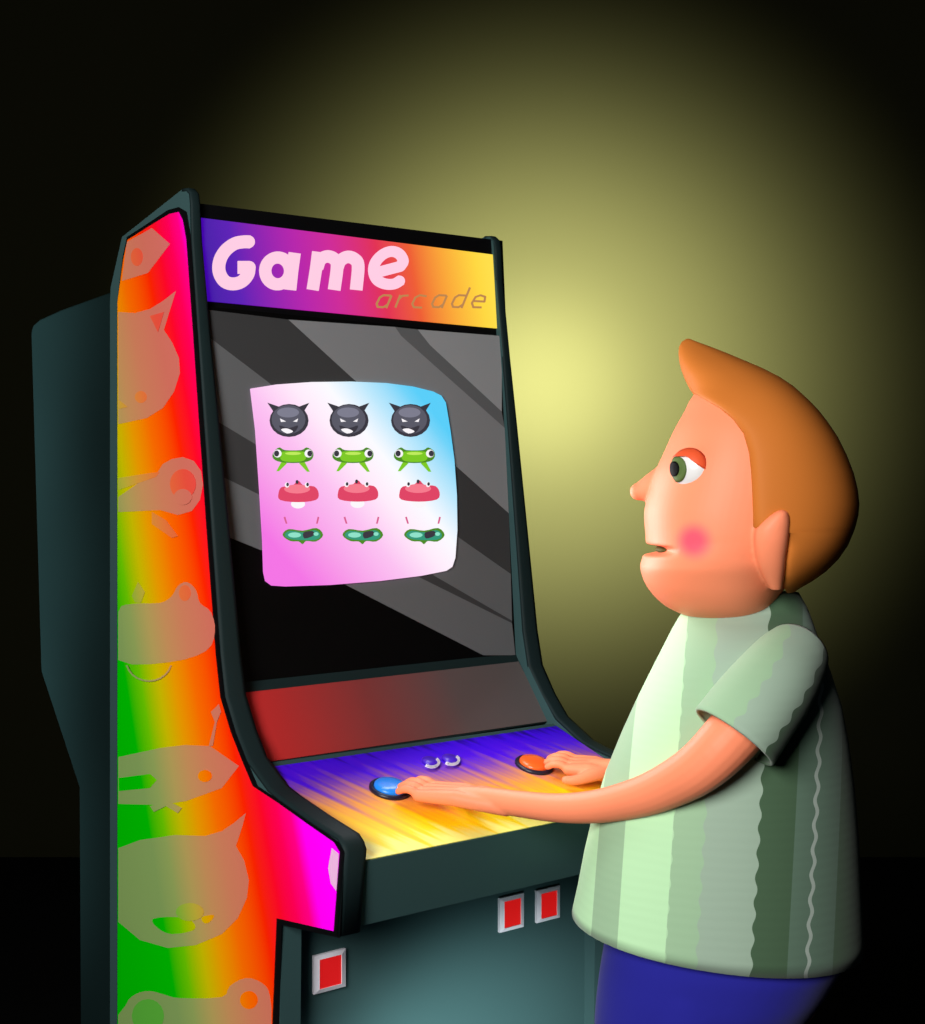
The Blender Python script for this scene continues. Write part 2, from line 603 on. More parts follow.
P_bez.polys(bm, [cr((42, 425), (155, 480), (530, 674), (760, 788), (768, 866), (690, 866), (350, 692), (62, 575))], 0, .001, 2)
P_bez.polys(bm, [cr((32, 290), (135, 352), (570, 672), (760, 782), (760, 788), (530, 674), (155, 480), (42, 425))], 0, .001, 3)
link('painted_glare_bands', bm, [M_bez, M_b1, M_b2, M_b3, M_b0], bez)

# --- display
disp_px = [(250, 389), (275, 385), (310, 382.5), (350, 382), (385, 383.5), (412, 387), (432, 392), (440, 396), (444.5, 403), (449, 430), (453, 460), (455.5, 495),
           (456, 530), (454, 558), (451, 567), (445, 571), (420, 576), (380, 581), (330, 585), (285, 586.5), (271, 585.5), (265, 581), (263, 572), (262, 540), (259, 490), (255, 430)]
va = P_bez.at(285, 560)
vb = P_bez.at(425, 405)
dv = vb - va
L2 = dv.length_squared
gv = dv / L2
M_disp = grad_mat('game_picture', tuple(gv), -va.dot(gv),
                  [(0.0, lin(242, 112, 228)), (.14, lin(246, 148, 231)), (.36, lin(251, 192, 241)), (.53, lin(255, 234, 250)), (.66, lin(250, 250, 255)), (.8, lin(190, 232, 252)), (.95, lin(110, 210, 248)), (1.0, lin(85, 205, 248))],
                  0.3, 0.1, emit=1.0)
bm = bmesh.new()
P_bez.polys(bm, [disp_px], .001, .006)
disp = link('display', bm, M_disp, cab)


def em(name, c, s=1.0):
    return mat(name, (.02, .02, .02), .4, .1, lin(*c), s)


E_cat = em('slate_pixels', (84, 84, 98))
E_cat2 = em('lighter_slate_pixels', (122, 122, 140))
E_dark = em('charcoal_pixels', (48, 46, 58))
E_wht = em('white_pixels', (250, 246, 250))
E_grn = em('lime_pixels', (122, 200, 22))
E_grn2 = em('dark_lime_pixels', (70, 135, 20))
E_yel = em('pale_lime_pixels', (190, 235, 90))
E_red = em('crimson_pixels', (222, 62, 98))
E_red2 = em('pink_pixels', (245, 120, 140))
E_tea = em('teal_pixels', (40, 150, 120))
E_tea2 = em('pale_teal_pixels', (140, 225, 200))
E_mag = em('rose_pixels', (215, 90, 140))
EM = [E_cat, E_cat2, E_dark, E_wht, E_grn, E_grn2, E_yel, E_red, E_red2, E_tea, E_tea2, E_mag]


def icon(name, layers, cx, cy, label=None):
    bm = bmesh.new()
    for k, (pls, mi) in enumerate(layers):
        P_bez.polys(bm, [[(cx + x, cy + y) for x, y in pl] for pl in pls], .006 + .0002 * k, .0064 + .0002 * k, mi)
    return link(name, bm, EM, disp)


sc3 = 3.7   # crop pixels to photo pixels


def cp3(pts):
    return [(x / sc3, y / sc3) for x, y in pts]


cat_layers = [([cp3([(-55, -25), (-80, -62), (-30, -45)]), cp3([(30, -45), (75, -62), (52, -25)])], 2),
              ([ell(0, 1, 19.5, 16.5)], 2), ([ell(-.5, 0, 17, 14.5)], 0), ([ell(-1, -7, 11, 5)], 1),
              ([smooth_poly([(-10, 6), (0, 8.5), (9, 6), (5, 13), (-4, 13.5)], 3)], 2),
              ([smooth_poly([(-8, 10), (-2, 9), (4, 12), (-2, 14)], 3), [(-9, -1), (-3, 2), (-8, 2.5)], [(9, -1), (4, 2), (8, 2.5)]], 3)]
frog_layers = [([cp3([(-42, 24), (-62, 60), (-52, 60), (-22, 30)]), cp3([(42, 24), (62, 62), (52, 62), (22, 30)])], 4),
               ([smooth_poly(cp3([(-70, -14), (-50, -28), (-30, -18), (30, -18), (50, -28), (72, -14), (74, 8), (55, 24), (0, 30), (-55, 24), (-76, 8)]), 3)], 5),
               ([smooth_poly(cp3([(-40, -12), (40, -12), (48, 10), (30, 24), (-30, 24), (-48, 10)]), 3)], 4),
               ([ell(0, -1.5, 8, 1.5)], 6), ([ell(-15.5, -1.5, 4, 4), ell(15.5, -1.5, 4, 4)], 3),
               ([ell(-16.5, -1.5, 2.6, 3), ell(16.8, -1.5, 2.6, 3)], 2)]
mush_layers = [([ell(0, 11, 7, 4.5)], 3), ([smooth_poly(cp3([(-72, 0), (-60, -22), (-20, -28), (0, -46), (20, -28), (60, -24), (76, 0), (66, 26), (0, 34), (-66, 26)]), 3)], 7),
               ([ell(-1, -4, 13, 4.5)], 8), ([ell(-11, -8, 2.2, 2.6), ell(9, -8, 2.2, 2.6)], 3), ([ell(-10.5, -8.5, 1.3, 1.8), ell(9.5, -8.5, 1.3, 1.8), ell(-1, -11, 1.4, 2)], 2)]
mask_layers = [([cp3([(-62, -40), (-70, -64), (-64, -66), (-56, -40)]), cp3([(50, -40), (56, -66), (62, -64), (56, -40)])], 11),
               ([smooth_poly(cp3([(-74, 2), (-52, -20), (0, -14), (52, -24), (76, 2), (50, 26), (14, 24), (0, 36), (-14, 26), (-46, 24)]), 3)], 5),
               ([smooth_poly(cp3([(-66, 2), (-46, -14), (0, -8), (46, -16), (66, 2), (46, 20), (-40, 18)]), 3)], 9),
               ([ell(-8, .5, 6.5, 2.6)], 10), ([smooth_poly([(1, -2), (10, -3.5), (11, 1), (2, 4)], 3)], 2), ([ell(13.5, -.5, 2.5, 1.8)], 10)]
for x, y in ((289, 419.5), (349, 419.5), (410.5, 419.5)):
    icon('horned_cat_icon', cat_layers, x, y)
for x, y in ((293, 455), (353, 455), (414.5, 455)):
    icon('frog_icon', frog_layers, x, y)
for x, y in ((298, 493), (357.5, 492.5), (419, 492.5)):
    icon('mushroom_icon', mush_layers, x, y)
for x, y in ((302.5, 534.5), (362.5, 534.5), (424, 534.5)):
    icon('mask_icon', mask_layers, x, y)

# --- strip below the screen (red fading to grey)
M_strip = grad_mat('red_grey_panel', (1 / .7, 0, 0), U0 / .7,
                   [(0.0, lin(190, 42, 42)), (.12, lin(178, 44, 44)), (.4, lin(128, 56, 56)), (.7, lin(92, 78, 78)), (1.0, lin(88, 84, 84))], .5, .2)
bm = bmesh.new()
add_poly_solid(bm, [P_strip.at(236, 686, -.012), P_strip.at(521, 655, -.012), P_strip.at(556, 723, -.012), P_strip.at(259, 770, -.012)], Vector(P_strip.n) * .012)
strip = link('speaker_panel_frame', bm, M_trim, cab)
bm = bmesh.new()
P_strip.polys(bm, [[(242, 693.5), (518, 662), (548, 721.5), (259, 763.5)]], 0, .0025)
link('speaker_panel', bm, M_strip, strip)

# --- control panel
bm = bmesh.new()
z_cp = lambda t: .758 + (.858 - .758) * (t - .008) / (.325 - .008)
prof = [(.330, .8595), (.008, .758), (.030, .651), (.235, .651), (.235, .70), (.330, .70)]
a = [K(.018, t, z) for t, z in prof]
add_poly_solid(bm, a, (.674, 0, 0))
cpb = link('control_box', bm, M_slate, cab)


def cp_material():
    m = mat('sunset_control_overlay', (0, 0, 0), .45, .2)
    t, b = nt(m)
    v = coord_value(t, (0.10, 1 / .317, 0), (T0 - .008) / .317 - 0.03 - .10 * (.0))
    # slanted streaks
    s = coord_value(t, (46.0, 20.0, 0), 0)
    n = t.nodes.new('ShaderNodeTexNoise')
    n.noise_dimensions = '1D'
    n.inputs['Scale'].default_value = 1.0
    n.inputs['Detail'].default_value = 1.5
    t.links.new(s, n.inputs['W'])
    sub = t.nodes.new('ShaderNodeMath')
    sub.operation = 'SUBTRACT'
    t.links.new(n.outputs[0], sub.inputs[0])
    sub.inputs[1].default_value = .5
    ma = t.nodes.new('ShaderNodeMath')
    ma.operation = 'MULTIPLY_ADD'
    t.links.new(sub.outputs[0], ma.inputs[0])
    ma.inputs[1].default_value = .38
    t.links.new(v, ma.inputs[2])
    r = ramp_node(t, [(0.0, lin(255, 246, 130)), (.10, lin(255, 226, 10)), (.24, lin(255, 196, 20)), (.40, lin(244, 160, 70)), (.52, lin(196, 120, 130)), (.64, lin(128, 66, 190)),
                      (.76, lin(80, 10, 235)), (.90, lin(62, 0, 235)), (1.0, lin(36, 0, 150))])
    t.links.new(ma.outputs[0], r.inputs[0])
    t.links.new(r.outputs[0], b.inputs['Base Color'])
    return m


M_cp = cp_material()
bm = bmesh.new()
add_poly_solid(bm, [P_cp.at(268, 768, 0), P_cp.at(556, 726.5, 0), K(.688, .010, .7592), K(.021, .010, .7592)], Vector(P_cp.n) * .0015)
overlay = link('control_overlay', bm, M_cp, cpb)

cpn = Vector(P_cp.n)
cpu = Vector((1, 0, 0))
cps = cpn.cross(cpu)


def cp_lathe(bm, c, prof, seg=32, mi=0, sx=1.0):
    rings = []
    for r, h in prof:
        rings.append([c + cpn * h + (cpu * math.cos(2 * math.pi * k / seg) * sx + cps * math.sin(2 * math.pi * k / seg)) * max(r, 1e-5) for k in range(seg)])
    add_rings(bm, rings, True, mi)


M_blue = mat('blue_button_plastic', lin(35, 135, 240), .3, .4, coat=.2)
M_orange = mat('orange_button_plastic', lin(245, 100, 35), .3, .4, coat=.2)
M_ring = mat('dark_button_collar', (.012, .012, .03), .35, .4)
for (px, py), mm, lb in (((390, 790), M_blue, 'round blue push button'), ((534, 766), M_orange, 'round orange push button')):
    c = P_cp.at(px, py, .0015)
    bm = bmesh.new()
    cp_lathe(bm, c, [(.0375, 0), (.0375, .004), (.035, .0065), (.031, .0065), (.030, .003)], 40)
    co = link('button_collar', bm, M_ring, cpb, True)
    bm = bmesh.new()
    cp_lathe(bm, c, [(.0295, .001), (.0295, .008), (.027, .0115), (.018, .0135), (.006, .0142), (.0001, .0143)], 40)
    b = link('push_button', bm, mm, co, True)
    b['label'] = lb
M_start = mat('violet_button_plastic', lin(70, 30, 190), .3, .5)
M_cres = mat('pale_button_mark', lin(235, 230, 245), .3, .5)
for px, py in ((430, 762.5), (450, 760)):
    c = P_cp.at(px, py, .0015)
    bm = bmesh.new()
    cp_lathe(bm, c, [(.0165, 0), (.0165, .004), (.014, .006), (.006, .007), (.0001, .007)], 24)
    sb = link('start_button', bm, M_start, cpb, True)
    bm = bmesh.new()
    for p in stroke_polys([(px + 2 + x, py + y) for x, y in arc(0, 0, 6.8, 4.6, -50, 130, 12)], 2.6) + stroke_polys([(px - 4.5, py + 3), (px - 1, py + 4.5)], 2.4):
        pts = [P_cp.at(x, y, .0075) for x, y in p]
        add_poly_solid(bm, pts, cpn * .0008)
    link('crescent_mark', bm, M_cres, sb)

# --- front kick panel with the coin lamps
bm = bmesh.new()
add_box(bm, K(.018, .235, 0), K(.692, .255, .655))
kick = link('kick_panel', bm, M_slate, cab)
M_chrome = mat('bright_metal_frame', lin(225, 222, 232), .5, .3)
M_redlit = mat('lit_red_window', (.3, .01, .01), .35, .4, lin(205, 18, 18), .75)
for x, y, wv, hv in ((328.2, 970.5, 15.5, 19), (510, 912, 11.8, 17), (546.5, 903.5, 11.3, 16)):
    # upright rectangle on the kick panel around this centre
    c = P_kick.at(x, y, 0)
    uw = (P_kick.at(x + wv, y, 0) - P_kick.at(x - wv, y, 0)).length / 2
    zh = (P_kick.at(x, y + hv, 0) - P_kick.at(x, y - hv, 0)).length / 2
    bm = bmesh.new()
    o_, i_ = (uw, zh), (uw * .70, zh * .78)
    ring = []
    vs = []
    for (a, b), h in ((o_, 0), (o_, -.006), (i_, -.009), (i_, -.003)):
        vs.append([c + Vector((sx * a, h, sz * b)) for sx, sz in ((-1, -1), (1, -1), (1, 1), (-1, 1))])
    add_rings(bm, vs, True)
    fr = link('coin_slot', bm, M_chrome, kick)
    bm = bmesh.new()
    add_box(bm, c + Vector((-i_[0], -.007, -i_[1])), c + Vector((i_[0], -.003, i_[1])))
    rw = link('red_window', bm, M_redlit, fr)

# ------------------------------------------------------------------ the player
CX, CY = .43, 2.1
PHI = math.atan2(CX, CY)
D0 = math.hypot(CX, CY)
cs, sn = math.cos(PHI), math.sin(PHI)


def PY(px, py, Y):
    """photo direction at world depth Y, in the player's own frame"""
    k = (px - 462.5) / F
    return np.array([Y * (k * cs - sn), Y * (k * sn + cs) - D0, H - (py - YH) / F * Y])


def PX(px, py, yl=0.0):
    k = (px - 462.5) / F
    s = (D0 + yl) / (k * sn + cs)
    return PY(px, py, s)


def to_player(v):
    """cabinet-frame vector to the player's frame"""
    wv = cab_m @ Vector(v)
    x, y = wv.x - CX, wv.y - CY
    return Vector((x * cs - y * sn, x * sn + y * cs, wv.z))


cab_m = Matrix.Translation(cab.location) @ Matrix.Rotation(cab.rotation_euler.z, 4, 'Z')

head_rows = [  # py, xl, xr, half width, superellipse exponent
    (378, 728, 752, .02), (382, 712, 768, .05), (390, 698, 782, .085), (400, 690, 794, .108), (412, 684, 804, .124), (430, 674, 818, .140), (450, 665, 828, .150),
    (470, 656, 834, .156), (490, 650, 836, .159), (508, 645, 833, .160), (520, 644.5, 829, .160), (532, 645.5, 824, .159), (540, 646, 819, .1575), (543.5, 646, 816, .157),
    (545.8, 645.5, 813, .1565, .026), (549, 645, 811, .156, .034), (552, 644, 808, .1553, .022), (555.5, 643, 806, .1545), (560, 642, 804, .153), (567, 640.5, 798, .149), (578, 643, 790, .138), (588, 648, 784, .127), (598, 656, 778, .112),
    (607, 667, 771, .093), (614, 682, 760, .070), (618.5, 697, 745, .045), (620.5, 709, 731, .02)]
NH = 2.15


def sup_ring(xl, xr, wv, z, n=2.2, N=56, zt=0.0):
    xm, hx = (xl + xr) / 2, (xr - xl) / 2
    out = []
    for i in range(N):
        a = 2 * math.pi * i / N
        c, s = math.cos(a), math.sin(a)
        x = math.copysign(abs(c) ** (2 / n), c)
        y = math.copysign(abs(s) ** (2 / n), s)
        out.append((xm + hx * x, wv * y, z + zt * (x + 1) / 2))
    return out


def row_xz(r):
    a, b = PX(r[1], r[0]), PX(r[2], r[0])
    return a[0], b[0], (a[2] + b[2]) / 2


def head_w(x, z):
    rows = [(*row_xz(r), r[3]) for r in head_rows]
    zs = [r[2] for r in rows][::-1]
    f = lambda j: float(np.interp(z, zs, [r[j] for r in rows][::-1]))
    xl, xr, wv = f(0), f(1), f(3)
    q = abs((x - (xl + xr) / 2) / ((xr - xl) / 2))
    return wv * max(0.0, 1 - q ** NH) ** (1 / NH)


body = bmesh.new()


def head_ring(r):
    xl, xr, z = row_xz(r)
    ring = sup_ring(xl, xr, r[3], z, NH, 80)
    dep = r[4] if len(r) > 4 else 0
    dep = max(0.0, dep)
    return [(x + dep * max(0.0, 1 - (x - xl) / .065) ** 1.3, y, z) for x, y, z in ring]


add_rings(body, [head_ring(r) for r in catmull([tuple(r) + (0.0,) * (5 - len(r)) for r in head_rows], 5)])
# nose
nose = [PX(682, 481), PX(667, 484), PX(652, 488.5), PX(639, 491.5)]
add_tube(body, [(*nose[0], .0410), (*nose[1], .0355), (*nose[2], .0255), (*nose[3], .0150)], 20)
# ears
ear_rows = [  # py, left, right, inner and outer distance from the middle of the head
    (509.5, 779, 784, .150, .170), (512, 774, 788, .145, .1785), (517, 766.5, 790, .140, .1815), (523, 760, 790.5, .138, .1825), (530, 755, 790, .136, .1825), (541, 754, 789, .132, .1800), (554, 755, 787.5, .125, .1730),
    (567, 758, 786.5, .115, .1620), (580, 764, 785.5, .10, .1460), (592, 771, 784, .09, .1280)]
for s in (-1, 1):
    rr = []
    for py, xa, xb, ya, yb in catmull(ear_rows, 4):
        A, B = PX(xa, py, -.165), PX(xb, py, -.165)
        rr.append([(x, s * (ya + yb) / 2 + y, z) for x, y, z in sup_ring(A[0], B[0], (yb - ya) / 2, (A[2] + B[2]) / 2, 2.2, 28)])
    add_rings(body, rr)
# neck and torso (under the shirt)
torso_rows = [(585, 705, 765, .05), (615, 708, 778, .05), (635, 702, 795, .09), (660, 690, 812, .135), (720, 660, 825, .145), (800, 635, 840, .155), (880, 622, 845, .165), (950, 618, 835, .165), (1000, 622, 815, .15)]
add_rings(body, [sup_ring(*row_xz(r)[:2], r[3], row_xz(r)[2], 2.1) for r in torso_rows])
hip_x = PX(712, 950)[0]
for s in (-1, 1):
    add_tube(body, [(hip_x, s * .075, .60, .095), (hip_x - .01, s * .08, .42, .075), (hip_x - .005, s * .085, .25, .058), (hip_x + .005, s * .085, .08, .040)], 20)


def P_hand(c, f, lat, a, l, h, r):
    """point in a hand: a along the fingers from the button, l sideways, h above the panel"""
    p = c + f * a + lat * l + hn * h
    return (p.x, p.y, p.z, r)


hn = (to_player(cpn) - to_player((0, 0, 0))).normalized()


def make_arm(path, button_px, wrist, thumb_side, back=0.0):
    """path rows (px, py, Y, r) shoulder to wrist, then a hand laid over the control panel"""
    pts = [(*PY(px, py, Y), r) for px, py, Y, r in path]
    wv = Vector(pts[-1][:3])
    B = to_player(P_cp.at(button_px[0], button_px[1], .0015))
    wp = wv - hn * (wv - B).dot(hn)
    hw = (wv - B).dot(hn)
    f = (wp - B).normalized()          # from button back to the wrist
    L = (wp - B).length
    lat = hn.cross(f).normalized()
    if lat.y < 0:
        lat = -lat                     # away from the viewer
    pm_ = wv + (B + hn * .024 + f * .075 - wv) * .45
    add_tube(body, catmull(pts + [(pm_.x, pm_.y, pm_.z, pts[-1][3] * .92)], 5), 20)
    fwd = [.068, .066, .067, .072]
    tips = [.030, .024, .025, .032]
    for k in range(4):
        l0 = (-.0235 + .0157 * k) * .82
        l1 = -.0258 + .0172 * k
        lk = -.0268 + .0179 * k
        kn = fwd[k]
        r = (.0076, .0082, .0084, .0078)[k]
        # metacarpal (palm)
        add_tube(body, [P_hand(B, f, lat, L * 1.16, l0 * .42, hw, .0135), P_hand(B, f, lat, (L + kn) / 2, l0, (hw + .026) / 2 + .002, .0140), P_hand(B, f, lat, kn, l1, .026, .0105)], 12)
        # finger: knuckle, two bends, tip on the button
        tip = tips[k]
        add_tube(body, catmull([P_hand(B, f, lat, kn, l1, .026, r * 1.1), P_hand(B, f, lat, kn * .62 + tip * .38, l1 * .97 + lk * .03, .0305, r * 1.0),
                                P_hand(B, f, lat, kn * .25 + tip * .75, lk, .0275, r * .94), P_hand(B, f, lat, tip, lk, .0195, r * .85)], 4), 12)
    t = thumb_side
    add_tube(body, catmull([P_hand(B, f, lat, L * .93, t * .012, hw, .014), P_hand(B, f, lat, L * .80, t * .032, hw * .6 + .010, .0125), P_hand(B, f, lat, L * .63, t * .050, .022, .0100),
                            P_hand(B, f, lat, L * .50, t * .056, .018, .0080)], 4), 12)


near_arm = [(800, 655, 1.99, .040), (768, 692, 1.925, .043), (733, 735, 1.895, .042), (703, 765, 1.905, .0385), (672, 784, 1.94, .0345), (640, 797, 1.98, .0305), (600, 806, 2.04, .0265), (560, 808, 2.09, .0235),
            (520, 804, 2.135, .0215), (492, 800, 2.165, .0205)]
far_arm = [(790, 655, 2.24, .040), (775, 715, 2.30, .040), (735, 765, 2.34, .034), (690, 776, 2.365, .029), (650, 774, 2.39, .026), (612, 771, 2.415, .0225)]
make_arm(near_arm, (390, 790), None, +1)
make_arm(far_arm, (534, 766), None, -1)

# one continuous surface
tmp = bpy.data.meshes.new('person_build')
bmesh.ops.recalc_face_normals(body, faces=body.faces)
body.to_mesh(tmp)
body.free()
tob = bpy.data.objects.new('person_build', tmp)
C.objects.link(tob)
rm = tob.modifiers.new('remesh', 'REMESH')
rm.mode = 'VOXEL'
rm.voxel_size = .0026
rm.use_smooth_shade = True
sm = tob.modifiers.new('smooth', 'SMOOTH')
sm.factor = .5
sm.iterations = 3
dg = bpy.context.evaluated_depsgraph_get()
pm = bpy.data.meshes.new_from_object(tob.evaluated_get(dg))
bpy.data.objects.remove(tob)
pm.name = 'person'
for p in pm.polygons:
    p.use_smooth = True
person = bpy.data.objects.new('person', pm)
C.objects.link(person)
person.location = (CX, CY, 0)
person.rotation_euler = (0, 0, -PHI)
person['label'] = 'child in profile with swept orange hair and striped green shirt pressing the game buttons'
person['category'] = 'person'


def skin_material():
    m = mat('skin', (.95, .27, .135), .5, .25)
    t, b = nt(m)
    c = PX(694, 541, -.14)
    tc = t.nodes.new('ShaderNodeTexCoord')
    ab = t.nodes.new('ShaderNodeVectorMath')
    ab.operation = 'ABSOLUTE'
    t.links.new(tc.outputs['Object'], ab.inputs[0])
    sx = t.nodes.new('ShaderNodeSeparateXYZ')
    t.links.new(tc.outputs['Object'], sx.inputs[0])
    cb = t.nodes.new('ShaderNodeCombineXYZ')
    t.links.new(sx.outputs[0], cb.inputs[0])
    t.links.new(sx.outputs[2], cb.inputs[2])
    dist = t.nodes.new('ShaderNodeVectorMath')
    dist.operation = 'DISTANCE'
    t.links.new(cb.outputs[0], dist.inputs[0])
    dist.inputs[1].default_value = (c[0], 0, c[2])
    mr = t.nodes.new('ShaderNodeMapRange')
    mr.interpolation_type = 'SMOOTHSTEP'
    mr.inputs['From Min'].default_value = .008
    mr.inputs['From Max'].default_value = .036
    mr.inputs['To Min'].default_value = .95
    mr.inputs['To Max'].default_value = 0
    t.links.new(dist.outputs['Value'], mr.inputs['Value'])
    mx = t.nodes.new('ShaderNodeMix')
    mx.data_type = 'RGBA'
    t.links.new(mr.outputs[0], mx.inputs[0])
    mx.inputs[6].default_value = (.95, .27, .135, 1)
    mx.inputs[7].default_value = (.85, .075, .14, 1)
    t.links.new(mx.outputs[2], b.inputs['Base Color'])
    return m


pm.materials.clear()
pm.materials.append(skin_material())

# --- eyes
M_white = mat('eye_white', (.75, .75, .75), .25, .5)
M_iris = mat('green_iris', lin(88, 110, 60), .5, .1)
M_pupil = mat('black_pupil', (.003, .003, .003), .6, .05)
M_lid = mat('orange_eyelid', (.80, .10, .03), .5, .3)
M_mouth = mat('olive_mouth', lin(84, 82, 40), .7, .1)


def eye_patch(name, pq, scale, m, base, s, parent):
    """patch on the eyeball: polygon fan of (p, q) points pushed onto an ellipsoid"""
    ctr, Tn, Nn, ax = base
    bm = bmesh.new()
    cx = sum(p for p, q in pq) / len(pq)
    cq = sum(q for p, q in pq) / len(pq)
    rings = []
    for k in (1.0, .8, .6, .4, .2, .02):
        r = []
        for p, q in pq:
            P, Q = cx + (p - cx) * k, cq + (q - cq) * k
            d = P * P + Q * Q
            if d > .985:
                P, Q = P * math.sqrt(.985 / d), Q * math.sqrt(.985 / d)
            c = math.sqrt(max(0, 1 - P * P - Q * Q)) * scale
            v = ctr + Tn * (P * ax[0] * (1 + (scale - 1) * .3)) + Vector((0, 0, 1)) * (Q * ax[1] * (1 + (scale - 1) * .3)) + Nn * (c * ax[2] * scale)
            if s > 0:
                v = Vector((v.x, -v.y, v.z))
            r.append(v)
        rings.append(r)
    # inner rim so the patch has thickness
    back = []
    for p, q in pq:
        d = p * p + q * q
        P, Q = (p, q) if d <= .985 else (p * math.sqrt(.985 / d), q * math.sqrt(.985 / d))
        c = math.sqrt(max(0, 1 - P * P - Q * Q)) * .96
        v = ctr + Tn * (P * ax[0] * .97) + Vector((0, 0, 1)) * (Q * ax[1] * .97) + Nn * (c * ax[2] * .96)
        if s > 0:
            v = Vector((v.x, -v.y, v.z))
        back.append(v)
    add_rings(bm, [back] + rings, True)
    return link(name, bm, m, parent, True)


yl = -.12
for _ in range(12):
    p = PX(688, 468, yl)
    yl = -head_w(p[0], p[2])
ep = Vector(PX(688, 468, yl))
dwx = (head_w(ep.x + .004, ep.z) - head_w(ep.x - .004, ep.z)) / .008
Nn = Vector((-dwx, -1, 0)).normalized()
Nn = (Nn + Vector((0, -.35, 0))).normalized()
Tn = Vector((0, 0, 1)).cross(Nn).normalized()
if Tn.x < 0:
    Tn = -Tn
mm = (D0 + yl) / F
fore = max(.5, abs(Tn.x))
base = (ep - Nn * .006, Tn, Nn, (18.5 * mm / fore, 19.5 * mm, .018))
for s in (-1, 1):
    bm = bmesh.new()
    bmesh.ops.create_uvsphere(bm, u_segments=32, v_segments=20, radius=1)
    for v in bm.verts:
        w_ = base[0] + Tn * (v.co.x * base[3][0]) + Vector((0, 0, 1)) * (v.co.z * base[3][1]) + Nn * (v.co.y * base[3][2])
        v.co = w_ if s < 0 else Vector((w_.x, -w_.y, w_.z))
    ey = link('eye', bm, M_white, person, True)
    eye_patch('iris', ell(-.46, -.06, .60, .66, 32), 1.05, M_iris, base, s, ey)
    eye_patch('pupil', ell(-.58, -.04, .36, .38, 28), 1.10, M_pupil, base, s, ey)
    lid = [(math.cos(a), math.sin(a)) for a in np.linspace(math.radians(146), math.radians(-8), 26)]
    lo = [(1 - k, 0) for k in ()]
    p0, p1 = lid[0], lid[-1]
    low = [(p1[0] + (p0[0] - p1[0]) * k, p1[1] + (p0[1] - p1[1]) * k + .36 * math.sin(math.pi * k)) for k in np.linspace(.04, .96, 22)]
    eye_patch('eyelid', lid + low, 1.14, M_lid, base, s, ey)

# --- mouth
bm = bmesh.new()
bmesh.ops.create_uvsphere(bm, u_segments=24, v_segments=14, radius=1)
mc = PX(668, 548.5)
for v in bm.verts:
    v.co = Vector((mc[0] + v.co.x * .020, v.co.y * .085, mc[2] + v.co.z * .0085))
mo = link('mouth', bm, M_mouth, person, True)

# --- hair
M_hair = mat('orange_hair', (.56, .165, .026), .6, .12, sheen=.0)
hair_rows = [  # py, front edge, back edge, half width, full front (None: rounded lock that ends at the front edge)
    (339, 686, 690, .004, None), (342, 681.5, 697, .010, None), (347, 679, 710, .020, None), (354, 678.5, 727, .036, None), (362, 679.5, 745, .054, None), (370, 681.5, 763, .072, None), (379, 685, 780, .090, None),
    (388, 689.5, 793, .107, None), (396, 695, 802, .121, 690), (404, 706, 810.5, .132, 684), (413, 720, 819, .142, 678), (424, 733, 827.5, .152, 672), (438, 743.5, 837, .160, 666), (456, 749, 846, .167, 659), (474, 751, 853, .171, 653),
    (490, 752, 857, .173, 647), (504, 752.5, 858.5, .174, 643), (515, 753, 857.5, .174, 642), (525, 753, 855, .174, 642), (528, 757, 854, .174, 642), (531, 786, 853, .174, 642), (545, 786, 847, .172, 642), (558, 785, 838, .167, 642), (570, 785, 826, .158, 642), (580, 785.5, 812, .147, 645),
    (587, 787, 800, .134, 650), (590.5, 789, 795, .125, 655)]
bm = bmesh.new()
rings = []
for py, xf, xr, wv, full in hair_rows:
    A = PX(xf, py)
    B = PX(xr, py)
    z = (A[2] + B[2]) / 2
    xl = PX(full, py)[0] if full else A[0]
    # the side front edge is seen on the near surface of the head
    xs = A[0] if not full else PX(xf, py, -wv * .9)[0]
    xm, hx = (xl + B[0]) / 2, (B[0] - xl) / 2
    N = 30
    top, bot = [], []
    for i in range(N + 1):
        a = math.pi * i / N
        x = (xs + B[0]) / 2 + (B[0] - xs) / 2 * -math.cos(a)
        qq = min(1, abs((x - xm) / hx))
        y = wv * max(0.0, 1 - qq ** 2.3) ** (1 / 2.3)
        y = max(y, .0006)
        if full:
            y *= 1 - .07 * math.exp(-(x - xs) / .006)
        top.append((x, y, z))
        bot.append((x, -y, z))
    rings.append(bot + top[::-1])
add_rings(bm, rings, True)
hair = link('hair', bm, M_hair, person, True)

# --- shirt


